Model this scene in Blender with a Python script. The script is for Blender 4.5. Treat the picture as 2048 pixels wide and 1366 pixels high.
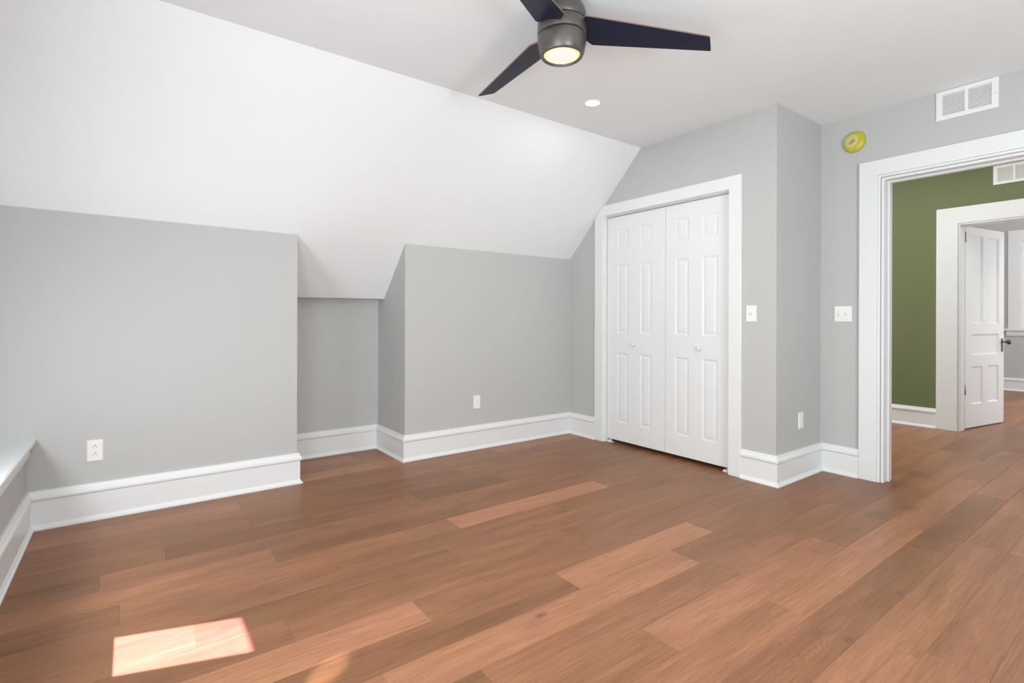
import bpy, bmesh, math, random
from mathutils import Vector, Matrix

sc = bpy.context.scene
for o in list(bpy.data.objects):
    bpy.data.objects.remove(o)
col = sc.collection
PI = math.pi

# ------------------------------------------------------------------ camera
CAM_H = 1.09
yaw, pitch, roll = math.radians(36.5822), math.radians(0.0165), math.radians(0.1691)
F = Vector((math.sin(yaw)*math.cos(pitch), math.cos(yaw)*math.cos(pitch), -math.sin(pitch)))
R0 = Vector((math.cos(yaw), -math.sin(yaw), 0)); U0 = R0.cross(F)
R = R0*math.cos(roll)+U0*math.sin(roll); U = -R0*math.sin(roll)+U0*math.cos(roll)
cd = bpy.data.cameras.new('camera'); cam = bpy.data.objects.new('camera', cd); col.objects.link(cam)
M = Matrix((R, U, -F)).transposed().to_4x4(); M.translation = (0, 0, CAM_H)
cam.matrix_world = M
cd.sensor_width = 36; cd.sensor_fit = 'HORIZONTAL'
cd.lens = 36*1028.74/2048
cd.shift_y = -(683-637.37)/2048
cd.clip_start = 0.02; cd.clip_end = 100
sc.camera = cam

# ------------------------------------------------------------------ world, sun, daylight and fill lamps
sc.view_settings.view_transform = 'Standard'
sc.view_settings.look = 'None'
sc.view_settings.gamma = 1
sc.view_settings.use_curve_mapping = False
sc.view_settings.exposure = 0.08
w = bpy.data.worlds.new('sky'); sc.world = w; w.use_nodes = True
bg = w.node_tree.nodes['Background']
bg.inputs[0].default_value = (0.80, 0.90, 1.0, 1); bg.inputs[1].default_value = 1.05

SUN_TAN = 1.281                       # tangent of the sun's elevation
sd = bpy.data.lights.new('sun', 'SUN'); sd.energy = 30.0; sd.angle = math.radians(0.6)
sd.color = (1.0, 0.74, 1.15)
so = bpy.data.objects.new('sun', sd); col.objects.link(so)
so.rotation_euler = Vector((0.949, -0.316, -SUN_TAN)).to_track_quat('-Z', 'Y').to_euler()
so.location = (-3, 3, 4)

def area(name, loc, direction, sx, sy, power, color=(1, 1, 1)):
    l = bpy.data.lights.new(name, 'AREA'); l.shape = 'RECTANGLE'; l.size = sx; l.size_y = sy
    l.energy = power; l.color = color
    o = bpy.data.objects.new(name, l); col.objects.link(o)
    o.location = loc; o.rotation_euler = Vector(direction).to_track_quat('-Z', 'Z').to_euler()
    return o
# area lamps added out of view to brighten the rooms evenly
area('fill_left', (-0.36, 0.60, 1.20), (1, 0, 0), 2.0, 1.3, 33, (0.93, 0.97, 1.0))  # added main fill, set in the invented side window
area('fill_up_left', (-0.30, 0.40, 0.72), (0.9, -0.1, 0.4), 1.6, 0.16, 13, (0.94, 0.975, 1.0))  # added upward fill that lifts the ceiling
area('fill_back', (0.55, -2.28, 1.15), (0, 1, 0.0), 1.75, 1.2, 45, (0.95, 0.98, 1.0))  # added fill from behind the camera
area('fill_up_back', (0.95, -2.20, 0.66), (0.3, 0.16, 0.95), 1.3, 0.20, 74, (0.82, 0.95, 1.0))  # second added upward fill for the flat ceiling
area('window_daylight_nook', (-0.60, 2.31, 0.85), (1, 0.55, -0.15), 0.20, 0.6, 15.0, (0.93, 0.97, 1.0))
area('fill_hall_top', (5.35, 0.9, 2.72), (0, 0, -1), 1.2, 3.0, 30, (1.0, 0.99, 0.97))  # added overhead fill for the hall, no fixture modelled
area('fill_hall_end', (5.35, 4.1, 1.5), (0, -1, 0.0), 1.6, 1.6, 64, (0.98, 0.98, 1.0))  # added hall fill before a closed end wall, no window here
area('fill_far_side', (8.9, -1.9, 1.5), (0, 1, 0), 3.2, 1.9, 75, (0.95, 0.98, 1.0))  # added fill along the far room's solid side wall
area('fill_far_top', (8.0, 0.6, 2.68), (0.75, 0.0, -0.65), 1.0, 1.6, 75, (0.97, 0.985, 1.0))  # added fill aimed at the far wall, no fixture modelled
# faint streak of sun thrown back by a window across the street, low through the added side window
gl = bpy.data.lights.new('reflected_sun', 'SPOT'); gl.energy = 1100; gl.spot_size = math.radians(2.3); gl.spot_blend = 0.9
gl.shadow_soft_size = 0.01; gl.color = (1.0, 0.93, 0.86)
go = bpy.data.objects.new('reflected_sun', gl); col.objects.link(go); go.location = (-1.50, 0.34, 1.50)
go.rotation_euler = (Vector((0.49, 1.61, 0))-Vector(go.location)).to_track_quat('-Z', 'Y').to_euler()

# ------------------------------------------------------------------ geometry numbers (metres)
XL = -0.422        # left wall (below the sill)
YK1, ZK1 = 3.573, 1.64
XE1 = 0.886        # end of first knee wall
YN = 4.159         # niche back
YNE, ZNE = 4.036, 1.248
XN = 1.680
YK2, ZK2 = 3.630, 1.659
XC = 3.385         # closet wall
YC = 1.667         # closet return wall
XD = 4.033         # door wall
XDB = 4.173
ZC = 2.503
YBR = 2.780
XG = 6.494         # green wall
XGB = 6.624
XF = 10.93         # far room end wall
YB = -2.4          # back wall behind camera
ZH = 2.75          # hall ceiling

# ------------------------------------------------------------------ materials
def new_mat(name):
    m = bpy.data.materials.new(name); m.use_nodes = True
    nt = m.node_tree; b = nt.nodes['Principled BSDF']
    return m, nt, b

def paint(name, color, rough=0.6, bump=0.02, scale=350, spec=0.4):
    m, nt, b = new_mat(name)
    b.inputs['Base Color'].default_value = (*color, 1)
    b.inputs['Roughness'].default_value = rough
    b.inputs['Specular IOR Level'].default_value = spec
    tc = nt.nodes.new('ShaderNodeTexCoord')
    n = nt.nodes.new('ShaderNodeTexNoise'); n.inputs['Scale'].default_value = scale; n.inputs['Detail'].default_value = 3
    nt.links.new(tc.outputs['Object'], n.inputs['Vector'])
    bp = nt.nodes.new('ShaderNodeBump'); bp.inputs['Strength'].default_value = bump; bp.inputs['Distance'].default_value = 0.002
    nt.links.new(n.outputs['Fac'], bp.inputs['Height']); nt.links.new(bp.outputs['Normal'], b.inputs['Normal'])
    # very slight uneven paint tone
    n2 = nt.nodes.new('ShaderNodeTexNoise'); n2.inputs['Scale'].default_value = 1.7; n2.inputs['Detail'].default_value = 2
    nt.links.new(tc.outputs['Object'], n2.inputs['Vector'])
    mr = nt.nodes.new('ShaderNodeMapRange'); mr.inputs['To Min'].default_value = 0.985; mr.inputs['To Max'].default_value = 1.015
    nt.links.new(n2.outputs['Fac'], mr.inputs['Value'])
    mx = nt.nodes.new('ShaderNodeMix'); mx.data_type = 'RGBA'; mx.blend_type = 'MULTIPLY'; mx.inputs[0].default_value = 1
    mx.inputs[6].default_value = (*color, 1)
    nt.links.new(mr.outputs[0], mx.inputs[7]); nt.links.new(mx.outputs[2], b.inputs['Base Color'])
    return m

GREY = paint('grey_wall_paint', (0.508, 0.513, 0.505), 0.65)
CEIL = paint('ceiling_paint', (0.85, 0.882, 0.897), 0.8)
TRIM = paint('white_trim_paint', (0.785, 0.803, 0.806), 0.32, 0.01, 120, 0.5)
GREEN = paint('green_wall_paint', (0.150, 0.174, 0.082), 0.6)
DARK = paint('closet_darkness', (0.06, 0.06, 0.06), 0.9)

def simple(name, color, rough=0.5, metal=0.0, spec=0.5, noise=0.06, scale=60):
    m, nt, b = new_mat(name)
    b.inputs['Roughness'].default_value = rough; b.inputs['Metallic'].default_value = metal
    b.inputs['Specular IOR Level'].default_value = spec
    tc = nt.nodes.new('ShaderNodeTexCoord')
    n = nt.nodes.new('ShaderNodeTexNoise'); n.inputs['Scale'].default_value = scale; n.inputs['Detail'].default_value = 4
    nt.links.new(tc.outputs['Object'], n.inputs['Vector'])
    r = nt.nodes.new('ShaderNodeValToRGB')
    r.color_ramp.elements[0].color = tuple(c*(1-noise) for c in color)+(1,)
    r.color_ramp.elements[1].color = tuple(min(1, c*(1+noise)) for c in color)+(1,)
    nt.links.new(n.outputs['Fac'], r.inputs[0]); nt.links.new(r.outputs[0], b.inputs['Base Color'])
    return m
PLASTIC = simple('white_plastic', (0.84, 0.84, 0.83), 0.35, noise=0.01)
SLOT = simple('dark_slot', (0.03, 0.03, 0.03), 0.6)
BRONZE = simple('brushed_bronze', (0.125, 0.112, 0.106), 0.36, 0.5, noise=0.05)
SEAM = simple('black_seam', (0.008, 0.008, 0.009), 0.5)
BRASS = simple('aged_brass', (0.13, 0.095, 0.045), 0.35, 0.9)
STEEL = simple('grey_steel', (0.30, 0.30, 0.30), 0.4, 0.7)
METALW = simple('white_enamel', (0.83, 0.83, 0.82), 0.4, noise=0.01)
VENTDARK = simple('duct_shadow', (0.22, 0.22, 0.22), 0.8)
YELLOW = simple('yellow_plastic', (0.50, 0.46, 0.03), 0.3, noise=0.2, scale=40)
PALEY = simple('pale_yellow_plastic', (0.60, 0.54, 0.22), 0.35, noise=0.1, scale=40)
INK = simple('brown_ink', (0.18, 0.13, 0.03), 0.6)

def blade_mat():
    m, nt, b = new_mat('dark_fan_blade')
    tc = nt.nodes.new('ShaderNodeTexCoord'); mp = nt.nodes.new('ShaderNodeMapping')
    mp.inputs['Scale'].default_value = (6, 60, 60)
    nt.links.new(tc.outputs['Object'], mp.inputs[0])
    n = nt.nodes.new('ShaderNodeTexNoise'); n.inputs['Scale'].default_value = 2; n.inputs['Detail'].default_value = 6
    nt.links.new(mp.outputs[0], n.inputs['Vector'])
    r = nt.nodes.new('ShaderNodeValToRGB')
    r.color_ramp.elements[0].color = (0.006, 0.008, 0.024, 1); r.color_ramp.elements[1].color = (0.014, 0.017, 0.042, 1)
    nt.links.new(n.outputs['Fac'], r.inputs[0]); nt.links.new(r.outputs[0], b.inputs['Base Color'])
    b.inputs['Roughness'].default_value = 0.45; b.inputs['Specular IOR Level'].default_value = 0.3
    return m
BLADE = blade_mat()
EDGE = simple('brown_blade_edge', (0.20, 0.12, 0.10), 0.5)

def emit(name, color, strength):
    m, nt, b = new_mat(name)
    b.inputs['Base Color'].default_value = (0.8, 0.8, 0.8, 1)
    b.inputs['Emission Color'].default_value = (*color, 1); b.inputs['Emission Strength'].default_value = strength
    return m
LENS = emit('warm_lens', (1.0, 0.84, 0.66), 0.80)
def warm_edge(m):
    nt = m.node_tree; b = nt.nodes['Principled BSDF']
    tc = nt.nodes.new('ShaderNodeTexCoord'); mp = nt.nodes.new('ShaderNodeMapping'); mp.inputs['Scale'].default_value = (1, 1, 0)
    ln = nt.nodes.new('ShaderNodeVectorMath'); ln.operation = 'LENGTH'
    nt.links.new(tc.outputs['Object'], mp.inputs[0]); nt.links.new(mp.outputs[0], ln.inputs[0])
    r = nt.nodes.new('ShaderNodeValToRGB'); e = r.color_ramp.elements
    e[0].position = 0.042; e[0].color = (0.86, 0.82, 0.75, 1); e[1].position = 0.0745; e[1].color = (1.0, 0.60, 0.24, 1)
    x = e.new(0.062); x.color = (1.0, 0.86, 0.62, 1)
    b.inputs['Base Color'].default_value = (0.3, 0.3, 0.3, 1)
    nt.links.new(ln.outputs['Value'], r.inputs[0]); nt.links.new(r.outputs[0], b.inputs['Emission Color'])
warm_edge(LENS)
LENSRIM = emit('warm_lens_rim', (1.0, 0.50, 0.14), 1.3)
LED = emit('led_lens', (1.0, 0.99, 0.97), 4.0)

def glass_mat():
    m = bpy.data.materials.new('window_glass'); m.use_nodes = True; nt = m.node_tree
    nt.nodes.clear()
    out = nt.nodes.new('ShaderNodeOutputMaterial'); mix = nt.nodes.new('ShaderNodeMixShader')
    t = nt.nodes.new('ShaderNodeBsdfTransparent'); g = nt.nodes.new('ShaderNodeBsdfGlossy'); g.inputs['Roughness'].default_value = 0.02
    mix.inputs[0].default_value = 0.06
    nt.links.new(t.outputs[0], mix.inputs[1]); nt.links.new(g.outputs[0], mix.inputs[2]); nt.links.new(mix.outputs[0], out.inputs[0])
    return m
GLASS = glass_mat()

def floor_mat():
    m, nt, b = new_mat('oak_plank_floor')
    N = nt.nodes; L = nt.links
    def nd(t, **k):
        n = N.new(t)
        for a, v in k.items(): setattr(n, a, v)
        return n
    geo = nd('ShaderNodeTexCoord')
    tone = nd('ShaderNodeAttribute', attribute_name='tone')
    sep = nd('ShaderNodeSeparateColor'); L.new(tone.outputs['Color'], sep.inputs[0])
    # offset the grain per plank
    off = nd('ShaderNodeVectorMath', operation='SCALE'); off.inputs['Scale'].default_value = 37.0
    L.new(tone.outputs['Color'], off.inputs[0])
    add = nd('ShaderNodeVectorMath', operation='ADD'); L.new(geo.outputs['Object'], add.inputs[0]); L.new(off.outputs[0], add.inputs[1])
    # fine streaks
    mp = nd('ShaderNodeMapping'); mp.inputs['Scale'].default_value = (2.2, 55, 1); L.new(add.outputs[0], mp.inputs[0])
    fine = nd('ShaderNodeTexNoise'); fine.inputs['Scale'].default_value = 2.0; fine.inputs['Detail'].default_value = 7; fine.inputs['Roughness'].default_value = 0.65
    L.new(mp.outputs[0], fine.inputs['Vector'])
    # broad streaks
    mp2 = nd('ShaderNodeMapping'); mp2.inputs['Scale'].default_value = (0.9, 7, 1); L.new(add.outputs[0], mp2.inputs[0])
    broad = nd('ShaderNodeTexNoise'); broad.inputs['Scale'].default_value = 1.6; broad.inputs['Detail'].default_value = 4; broad.inputs['Distortion'].default_value = 0.6
    L.new(mp2.outputs[0], broad.inputs['Vector'])
    # cathedral grain: rings of a stretched, distorted noise field
    mp3 = nd('ShaderNodeMapping'); mp3.inputs['Scale'].default_value = (1.3, 6.5, 1); L.new(add.outputs[0], mp3.inputs[0])
    field = nd('ShaderNodeTexNoise'); field.inputs['Scale'].default_value = 1.5; field.inputs['Detail'].default_value = 1.5; field.inputs['Distortion'].default_value = 0.3
    L.new(mp3.outputs[0], field.inputs['Vector'])
    mul = nd('ShaderNodeMath', operation='MULTIPLY'); mul.inputs[1].default_value = 330.0; L.new(field.outputs['Fac'], mul.inputs[0])
    sn = nd('ShaderNodeMath', operation='SINE'); L.new(mul.outputs[0], sn.inputs[0])
    ring = nd('ShaderNodeMapRange'); ring.inputs['From Min'].default_value = 0.2; ring.inputs['From Max'].default_value = 1.0
    L.new(sn.outputs[0], ring.inputs['Value'])
    # knots
    mp4 = nd('ShaderNodeMapping'); mp4.inputs['Scale'].default_value = (1.6, 4.2, 1); L.new(add.outputs[0], mp4.inputs[0])
    vor = nd('ShaderNodeTexVoronoi'); vor.inputs['Scale'].default_value = 1.1; L.new(mp4.outputs[0], vor.inputs['Vector'])
    kn = nd('ShaderNodeMapRange'); kn.inputs['From Min'].default_value = 0.02; kn.inputs['From Max'].default_value = 0.10
    kn.inputs['To Min'].default_value = 1; kn.inputs['To Max'].default_value = 0
    L.new(vor.outputs['Distance'], kn.inputs['Value'])
    # colour by plank tone (R channel)
    ramp = nd('ShaderNodeValToRGB')
    e = ramp.color_ramp.elements
    FL = [(0.0, (0.205, 0.096, 0.046)), (0.3, (0.335, 0.153, 0.080)), (0.5, (0.420, 0.194, 0.107)),
          (0.72, (0.475, 0.228, 0.124)), (1.0, (0.535, 0.278, 0.130))]
    e[0].position = 0; e[0].color = (*FL[0][1], 1); e[1].position = 1; e[1].color = (*FL[-1][1], 1)
    for p, c in FL[1:-1]:
        x = e.new(p); x.color = (*c, 1)
    # tone + broad variation
    br = nd('ShaderNodeMapRange'); br.inputs['From Min'].default_value = 0.3; br.inputs['From Max'].default_value = 0.7
    br.inputs['To Min'].default_value = -0.12; br.inputs['To Max'].default_value = 0.11
    L.new(broad.outputs['Fac'], br.inputs['Value'])
    ad = nd('ShaderNodeMath', operation='ADD', use_clamp=True); L.new(sep.outputs[0], ad.inputs[0]); L.new(br.outputs[0], ad.inputs[1])
    L.new(ad.outputs[0], ramp.inputs[0])
    # fine streak multiply
    fr = nd('ShaderNodeMapRange'); fr.inputs['From Min'].default_value = 0.25; fr.inputs['From Max'].default_value = 0.75
    fr.inputs['To Min'].default_value = 0.72; fr.inputs['To Max'].default_value = 1.22
    L.new(fine.outputs['Fac'], fr.inputs['Value'])
    m1 = nd('ShaderNodeMix', data_type='RGBA', blend_type='MULTIPLY'); m1.inputs[0].default_value = 1
    L.new(ramp.outputs[0], m1.inputs[6]); L.new(fr.outputs[0], m1.inputs[7])
    # slow drift between pinkish and tan wood
    hv = nd('ShaderNodeTexNoise'); hv.inputs['Scale'].default_value = 1.1; hv.inputs['Detail'].default_value = 3; hv.inputs['Distortion'].default_value = 1.0
    mph = nd('ShaderNodeMapping'); mph.inputs['Scale'].default_value = (1.6, 6.0, 1); L.new(add.outputs[0], mph.inputs[0]); L.new(mph.outputs[0], hv.inputs['Vector'])
    hr = nd('ShaderNodeMapRange'); hr.inputs['From Min'].default_value = 0.32; hr.inputs['From Max'].default_value = 0.68
    hr.inputs['To Min'].default_value = 0; hr.inputs['To Max'].default_value = 1; L.new(hv.outputs['Fac'], hr.inputs['Value'])
    hc = nd('ShaderNodeMix', data_type='RGBA'); L.new(hr.outputs[0], hc.inputs[0])
    hc.inputs[6].default_value = (1.0, 0.965, 1.0, 1); hc.inputs[7].default_value = (1.01, 1.03, 0.92, 1)
    m1b = nd('ShaderNodeMix', data_type='RGBA', blend_type='MULTIPLY'); m1b.inputs[0].default_value = 1
    L.new(m1.outputs[2], m1b.inputs[6]); L.new(hc.outputs[2], m1b.inputs[7])
    # short dark pores, stronger where the patchy mask allows
    mpp = nd('ShaderNodeMapping'); mpp.inputs['Scale'].default_value = (9, 190, 1); L.new(add.outputs[0], mpp.inputs[0])
    po = nd('ShaderNodeTexNoise'); po.inputs['Scale'].default_value = 1.0; po.inputs['Detail'].default_value = 2; L.new(mpp.outputs[0], po.inputs['Vector'])
    pr = nd('ShaderNodeMapRange'); pr.inputs['From Min'].default_value = 0.56; pr.inputs['From Max'].default_value = 0.72
    pr.inputs['To Min'].default_value = 0; pr.inputs['To Max'].default_value = 0.85; L.new(po.outputs['Fac'], pr.inputs['Value'])
    pm = nd('ShaderNodeMath', operation='MULTIPLY'); L.new(pr.outputs[0], pm.inputs[0]); L.new(fine.outputs['Fac'], pm.inputs[1])
    m1c = nd('ShaderNodeMix', data_type='RGBA'); L.new(pm.outputs[0], m1c.inputs[0]); L.new(m1b.outputs[2], m1c.inputs[6])
    m1c.inputs[7].default_value = (0.14, 0.065, 0.04, 1)
    # ring darkening (G channel = amount)
    rg = nd('ShaderNodeMath', operation='MULTIPLY'); L.new(ring.outputs[0], rg.inputs[0]); L.new(sep.outputs[1], rg.inputs[1])
    msk = nd('ShaderNodeMapRange'); msk.inputs['From Min'].default_value = 0.42; msk.inputs['From Max'].default_value = 0.62
    msk.inputs['To Min'].default_value = 0.15; msk.inputs['To Max'].default_value = 1.0; L.new(broad.outputs['Fac'], msk.inputs['Value'])
    rgm = nd('ShaderNodeMath', operation='MULTIPLY'); L.new(rg.outputs[0], rgm.inputs[0]); L.new(msk.outputs[0], rgm.inputs[1])
    rg2 = nd('ShaderNodeMath', operation='MULTIPLY'); L.new(rgm.outputs[0], rg2.inputs[0]); rg2.inputs[1].default_value = 0.40
    m2 = nd('ShaderNodeMix', data_type='RGBA'); L.new(rg2.outputs[0], m2.inputs[0]); L.new(m1c.outputs[2], m2.inputs[6])
    m2.inputs[7].default_value = (0.13, 0.07, 0.05, 1)
    # individual knots seen in the boards
    kd = nd('ShaderNodeTexNoise'); kd.inputs['Scale'].default_value = 22; kd.inputs['Detail'].default_value = 3; L.new(geo.outputs['Object'], kd.inputs['Vector'])
    kds = nd('ShaderNodeVectorMath', operation='MULTIPLY'); L.new(kd.outputs['Color'], kds.inputs[0]); kds.inputs[1].default_value = (.035, .022, 0)
    kp = nd('ShaderNodeVectorMath', operation='ADD'); L.new(geo.outputs['Object'], kp.inputs[0]); L.new(kds.outputs[0], kp.inputs[1])
    prev = None
    for (kx, ky, ks, ka) in ((1.215, 1.453, .022, .85), (1.715, 2.11, .020, .6), (1.615, 1.913, .010, .7), (1.131, 1.924, .022, .45), (.911, 2.026, .024, .6),
                             (2.233, 1.433, .026, .5), (2.587, 1.088, .026, .45), (2.463, .722, .024, .6), (1.967, .719, .022, .6), (1.919, .795, .030, .3),
                             (3.047, .831, .030, .6), (.28, 2.05, .040, .55), (2.215, 1.777, .020, .5), (1.176, 1.811, .014, .5), (.46, 2.20, .030, .45),
                             (1.16, 1.43, .045, .3), (3.35, 1.10, .07, .55), (3.62, 1.02, .06, .5), (4.45, 1.20, .10, .45), (.62, 1.94, .016, .5)):
        sb = nd('ShaderNodeVectorMath', operation='SUBTRACT'); L.new(kp.outputs[0], sb.inputs[0]); sb.inputs[1].default_value = (kx+.0175, ky+.011, 0)
        sm = nd('ShaderNodeVectorMath', operation='MULTIPLY'); L.new(sb.outputs[0], sm.inputs[0]); sm.inputs[1].default_value = (.55/ks, 1/ks, 0)
        ln = nd('ShaderNodeVectorMath', operation='LENGTH'); L.new(sm.outputs[0], ln.inputs[0])
        mr = nd('ShaderNodeMapRange', interpolation_type='SMOOTHSTEP'); mr.inputs['From Min'].default_value = 0.1; mr.inputs['From Max'].default_value = 1.0
        mr.inputs['To Min'].default_value = ka; mr.inputs['To Max'].default_value = 0; L.new(ln.outputs['Value'], mr.inputs['Value'])
        if prev is None: prev = mr.outputs[0]
        else:
            mm = nd('ShaderNodeMath', operation='MAXIMUM'); L.new(prev, mm.inputs[0]); L.new(mr.outputs[0], mm.inputs[1]); prev = mm.outputs[0]
    k0 = nd('ShaderNodeMath', operation='MULTIPLY'); L.new(kn.outputs[0], k0.inputs[0]); k0.inputs[1].default_value = 0.5
    k1 = nd('ShaderNodeMath', operation='MAXIMUM'); L.new(k0.outputs[0], k1.inputs[0]); L.new(prev, k1.inputs[1])
    kk = nd('ShaderNodeMath', operation='MULTIPLY'); L.new(k1.outputs[0], kk.inputs[0]); kk.inputs[1].default_value = 0.8
    m3 = nd('ShaderNodeMix', data_type='RGBA'); L.new(kk.outputs[0], m3.inputs[0]); L.new(m2.outputs[2], m3.inputs[6])
    m3.inputs[7].default_value = (0.12, 0.06, 0.035, 1)
    L.new(m3.outputs[2], b.inputs['Base Color'])
    rr = nd('ShaderNodeMapRange'); rr.inputs['To Min'].default_value = 0.30; rr.inputs['To Max'].default_value = 0.46
    L.new(fine.outputs['Fac'], rr.inputs['Value']); L.new(rr.outputs[0], b.inputs['Roughness'])
    b.inputs['Specular IOR Level'].default_value = 0.26
    bp = nd('ShaderNodeBump'); bp.inputs['Strength'].default_value = 0.25; bp.inputs['Distance'].default_value = 0.0006
    L.new(fine.outputs['Fac'], bp.inputs['Height']); L.new(bp.outputs['Normal'], b.inputs['Normal'])
    return m
FLOOR = floor_mat()

# ------------------------------------------------------------------ helpers
def link_mesh(name, bm, mats, parent=None, smooth=False, recalc=True, bevel=0):
    if recalc: bmesh.ops.recalc_face_normals(bm, faces=bm.faces[:])
    me = bpy.data.meshes.new(name); bm.to_mesh(me); bm.free()
    if not isinstance(mats, (list, tuple)): mats = [mats]
    for m in mats: me.materials.append(m)
    o = bpy.data.objects.new(name, me); col.objects.link(o)
    if smooth:
        for p in me.polygons: p.use_smooth = True
    if parent: o.parent = parent
    if bevel:
        md = o.modifiers.new('bevel', 'BEVEL'); md.width = bevel; md.segments = 2; md.limit_method = 'ANGLE'; md.angle_limit = math.radians(40)
    return o

def struct(name, bm, mats, **k):
    o = link_mesh(name, bm, mats, **k)
    if not k.get('parent'): o['kind'] = 'structure'
    return o

def thing(name, label, cat, loc, rot=None, group=None):
    o = bpy.data.objects.new(name, None); col.objects.link(o); o.empty_display_size = 0.05
    o.location = loc
    if rot is not None: o.rotation_euler = rot
    o['label'] = label; o['category'] = cat
    if group: o['group'] = group
    return o

def box(bm, x0, x1, y0, y1, z0, z1, mi=0):
    v = [bm.verts.new((x, y, z)) for x in (x0, x1) for y in (y0, y1) for z in (z0, z1)]
    for f in ((0, 1, 3, 2), (4, 6, 7, 5), (0, 4, 5, 1), (2, 3, 7, 6), (0, 2, 6, 4), (1, 5, 7, 3)):
        fc = bm.faces.new([v[i] for i in f]); fc.material_index = mi
    return v

def prism(bm, poly, a, b, axis='X'):
    """poly of 2-D points extruded from a to b along axis (X: points are (y,z); Y: (x,z); Z: (x,y))"""
    def P(p, t):
        return {'X': (t, p[0], p[1]), 'Y': (p[0], t, p[1]), 'Z': (p[0], p[1], t)}[axis]
    A = [bm.verts.new(P(p, a)) for p in poly]; B = [bm.verts.new(P(p, b)) for p in poly]
    n = len(poly)
    bm.faces.new(A); bm.faces.new(B[::-1])
    for i in range(n):
        bm.faces.new((A[i], A[(i+1) % n], B[(i+1) % n], B[i]))

def lathe(bm, prof, n=64, axis='Z', origin=(0, 0, 0), mi=0, close=True):
    rings = []
    for r, z in prof:
        if r < 1e-6:
            rings.append([bm.verts.new((0, 0, z))])
        else:
            rings.append([bm.verts.new((r*math.cos(2*PI*i/n), r*math.sin(2*PI*i/n), z)) for i in range(n)])
    allv = [v for r in rings for v in r]
    for a, b in zip(rings, rings[1:]):
        for i in range(n):
            j = (i+1) % n
            if len(a) == 1 and len(b) == 1: continue
            if len(a) == 1: f = bm.faces.new((a[0], b[i], b[j]))
            elif len(b) == 1: f = bm.faces.new((a[i], a[j], b[0]))
            else: f = bm.faces.new((a[i], a[j], b[j], b[i]))
            f.material_index = mi; f.smooth = True
    if axis == 'Y': T = Matrix.Rotation(-PI/2, 4, 'X')
    elif axis == 'X': T = Matrix.Rotation(PI/2, 4, 'Y')
    else: T = Matrix.Identity(4)
    T = Matrix.Translation(origin) @ T
    for v in allv: v.co = T @ v.co
    return allv

# ------------------------------------------------------------------ floor
PW = 0.1595
def slope_z(y, m=0.997): return ZC-(y-YBR)*m
rows = {  # k: list of (x_start, tone, grain)
 12: [(-1.2, .45, .2), (.9, .38, .1), (1.9, .5, .1), (2.9, .42, .2)],
 11: [(-1.5, .42, .3), (.523, .30, .3), (1.7, .48, .1), (2.75, .40, .2)],
 10: [(-1.2, .40, .5), (.133, .10, .1), (.80, .36, .2), (1.40, .12, .1), (2.03, .46, .1), (3.1, .4, .2)],
 9: [(-1.3, .34, .2), (-.10, .44, .1), (1.30, .46, .1), (2.6, .40, .3)],
 8: [(-1.4, .40, .1), (-.6, .54, .2), (.53, .24, .1), (1.55, .40, .2), (2.7, .46, .1)],
 7: [(-1.0, .38, .2), (-.03, .50, .2), (1.381, .76, .4), (2.50, .45, .2)],
 6: [(-1.1, .42, .2), (.88, .42, .2), (2.0, .38, .3), (3.0, .5, .1)],
 5: [(-1.0, .48, .2), (.183, .34, .8), (1.20, .50, .3), (2.3, .44, .2), (3.2, .5, .1)],
 4: [(-.9, .42, .1), (.45, .44, .4), (1.784, .40, .2), (2.9, .42, .2)],
 3: [(-1.1, .5, .1), (-.35, .74, .1), (.875, .48, .2), (2.05, .42, .2), (3.2, .44, .3)],
 2: [(-1.2, .4, .4), (.35, .38, .6), (1.4625, .72, .3), (2.40, .46, .1), (3.5, .42, .2)],
 1: [(-1.0, .62, .1), (.62, .66, .2), (2.05, .40, 1.0), (3.1, .46, .2)],
 0: [(-.8, .38, .3), (.875, .50, .3), (2.1, .50, .3), (3.35, .40, .5)],
 -1: [(.1, .50, .2), (1.45, .66, .2), (2.75, .46, .6), (3.9, .5, .2)],
 -2: [(.6, .60, .2), (1.99, .70, .5), (3.3, .62, .3), (4.6, .5, .2)],
 -3: [(.4, .40, .2), (1.42, .44, .9), (3.05, .40, .2), (4.25, .6, .2)],
 -4: [(.8, .66, .2), (2.04, .58, .5), (3.30, .56, .3), (4.4, .6, .2)],
 -5: [(.9, .56, .2), (2.1, .54, .4), (3.29, .64, .1), (4.5, .6, .2)],
 -6: [(1.1, .5, .4), (2.5, .56, .2), (3.7, .6, .2)],
}
random.seed(11)
bm = bmesh.new()
lay = bm.loops.layers.color.new('tone')
def plank(x0, x1, y0, y1, tone, grain):
    c, d = 0.0013, 0.0012
    r = random.random()
    o = [bm.verts.new(p) for p in ((x0, y0, -d), (x1, y0, -d), (x1, y1, -d), (x0, y1, -d))]
    i = [bm.verts.new(p) for p in ((x0+c, y0+c, 0), (x1-c, y0+c, 0), (x1-c, y1-c, 0), (x0+c, y1-c, 0))]
    fs = [bm.faces.new(i)]
    for k in range(4): fs.append(bm.faces.new((o[k], o[(k+1) % 4], i[(k+1) % 4], i[k])))
    for f in fs:
        for l in f.loops: l[lay] = (tone, grain, r, 1)
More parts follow.
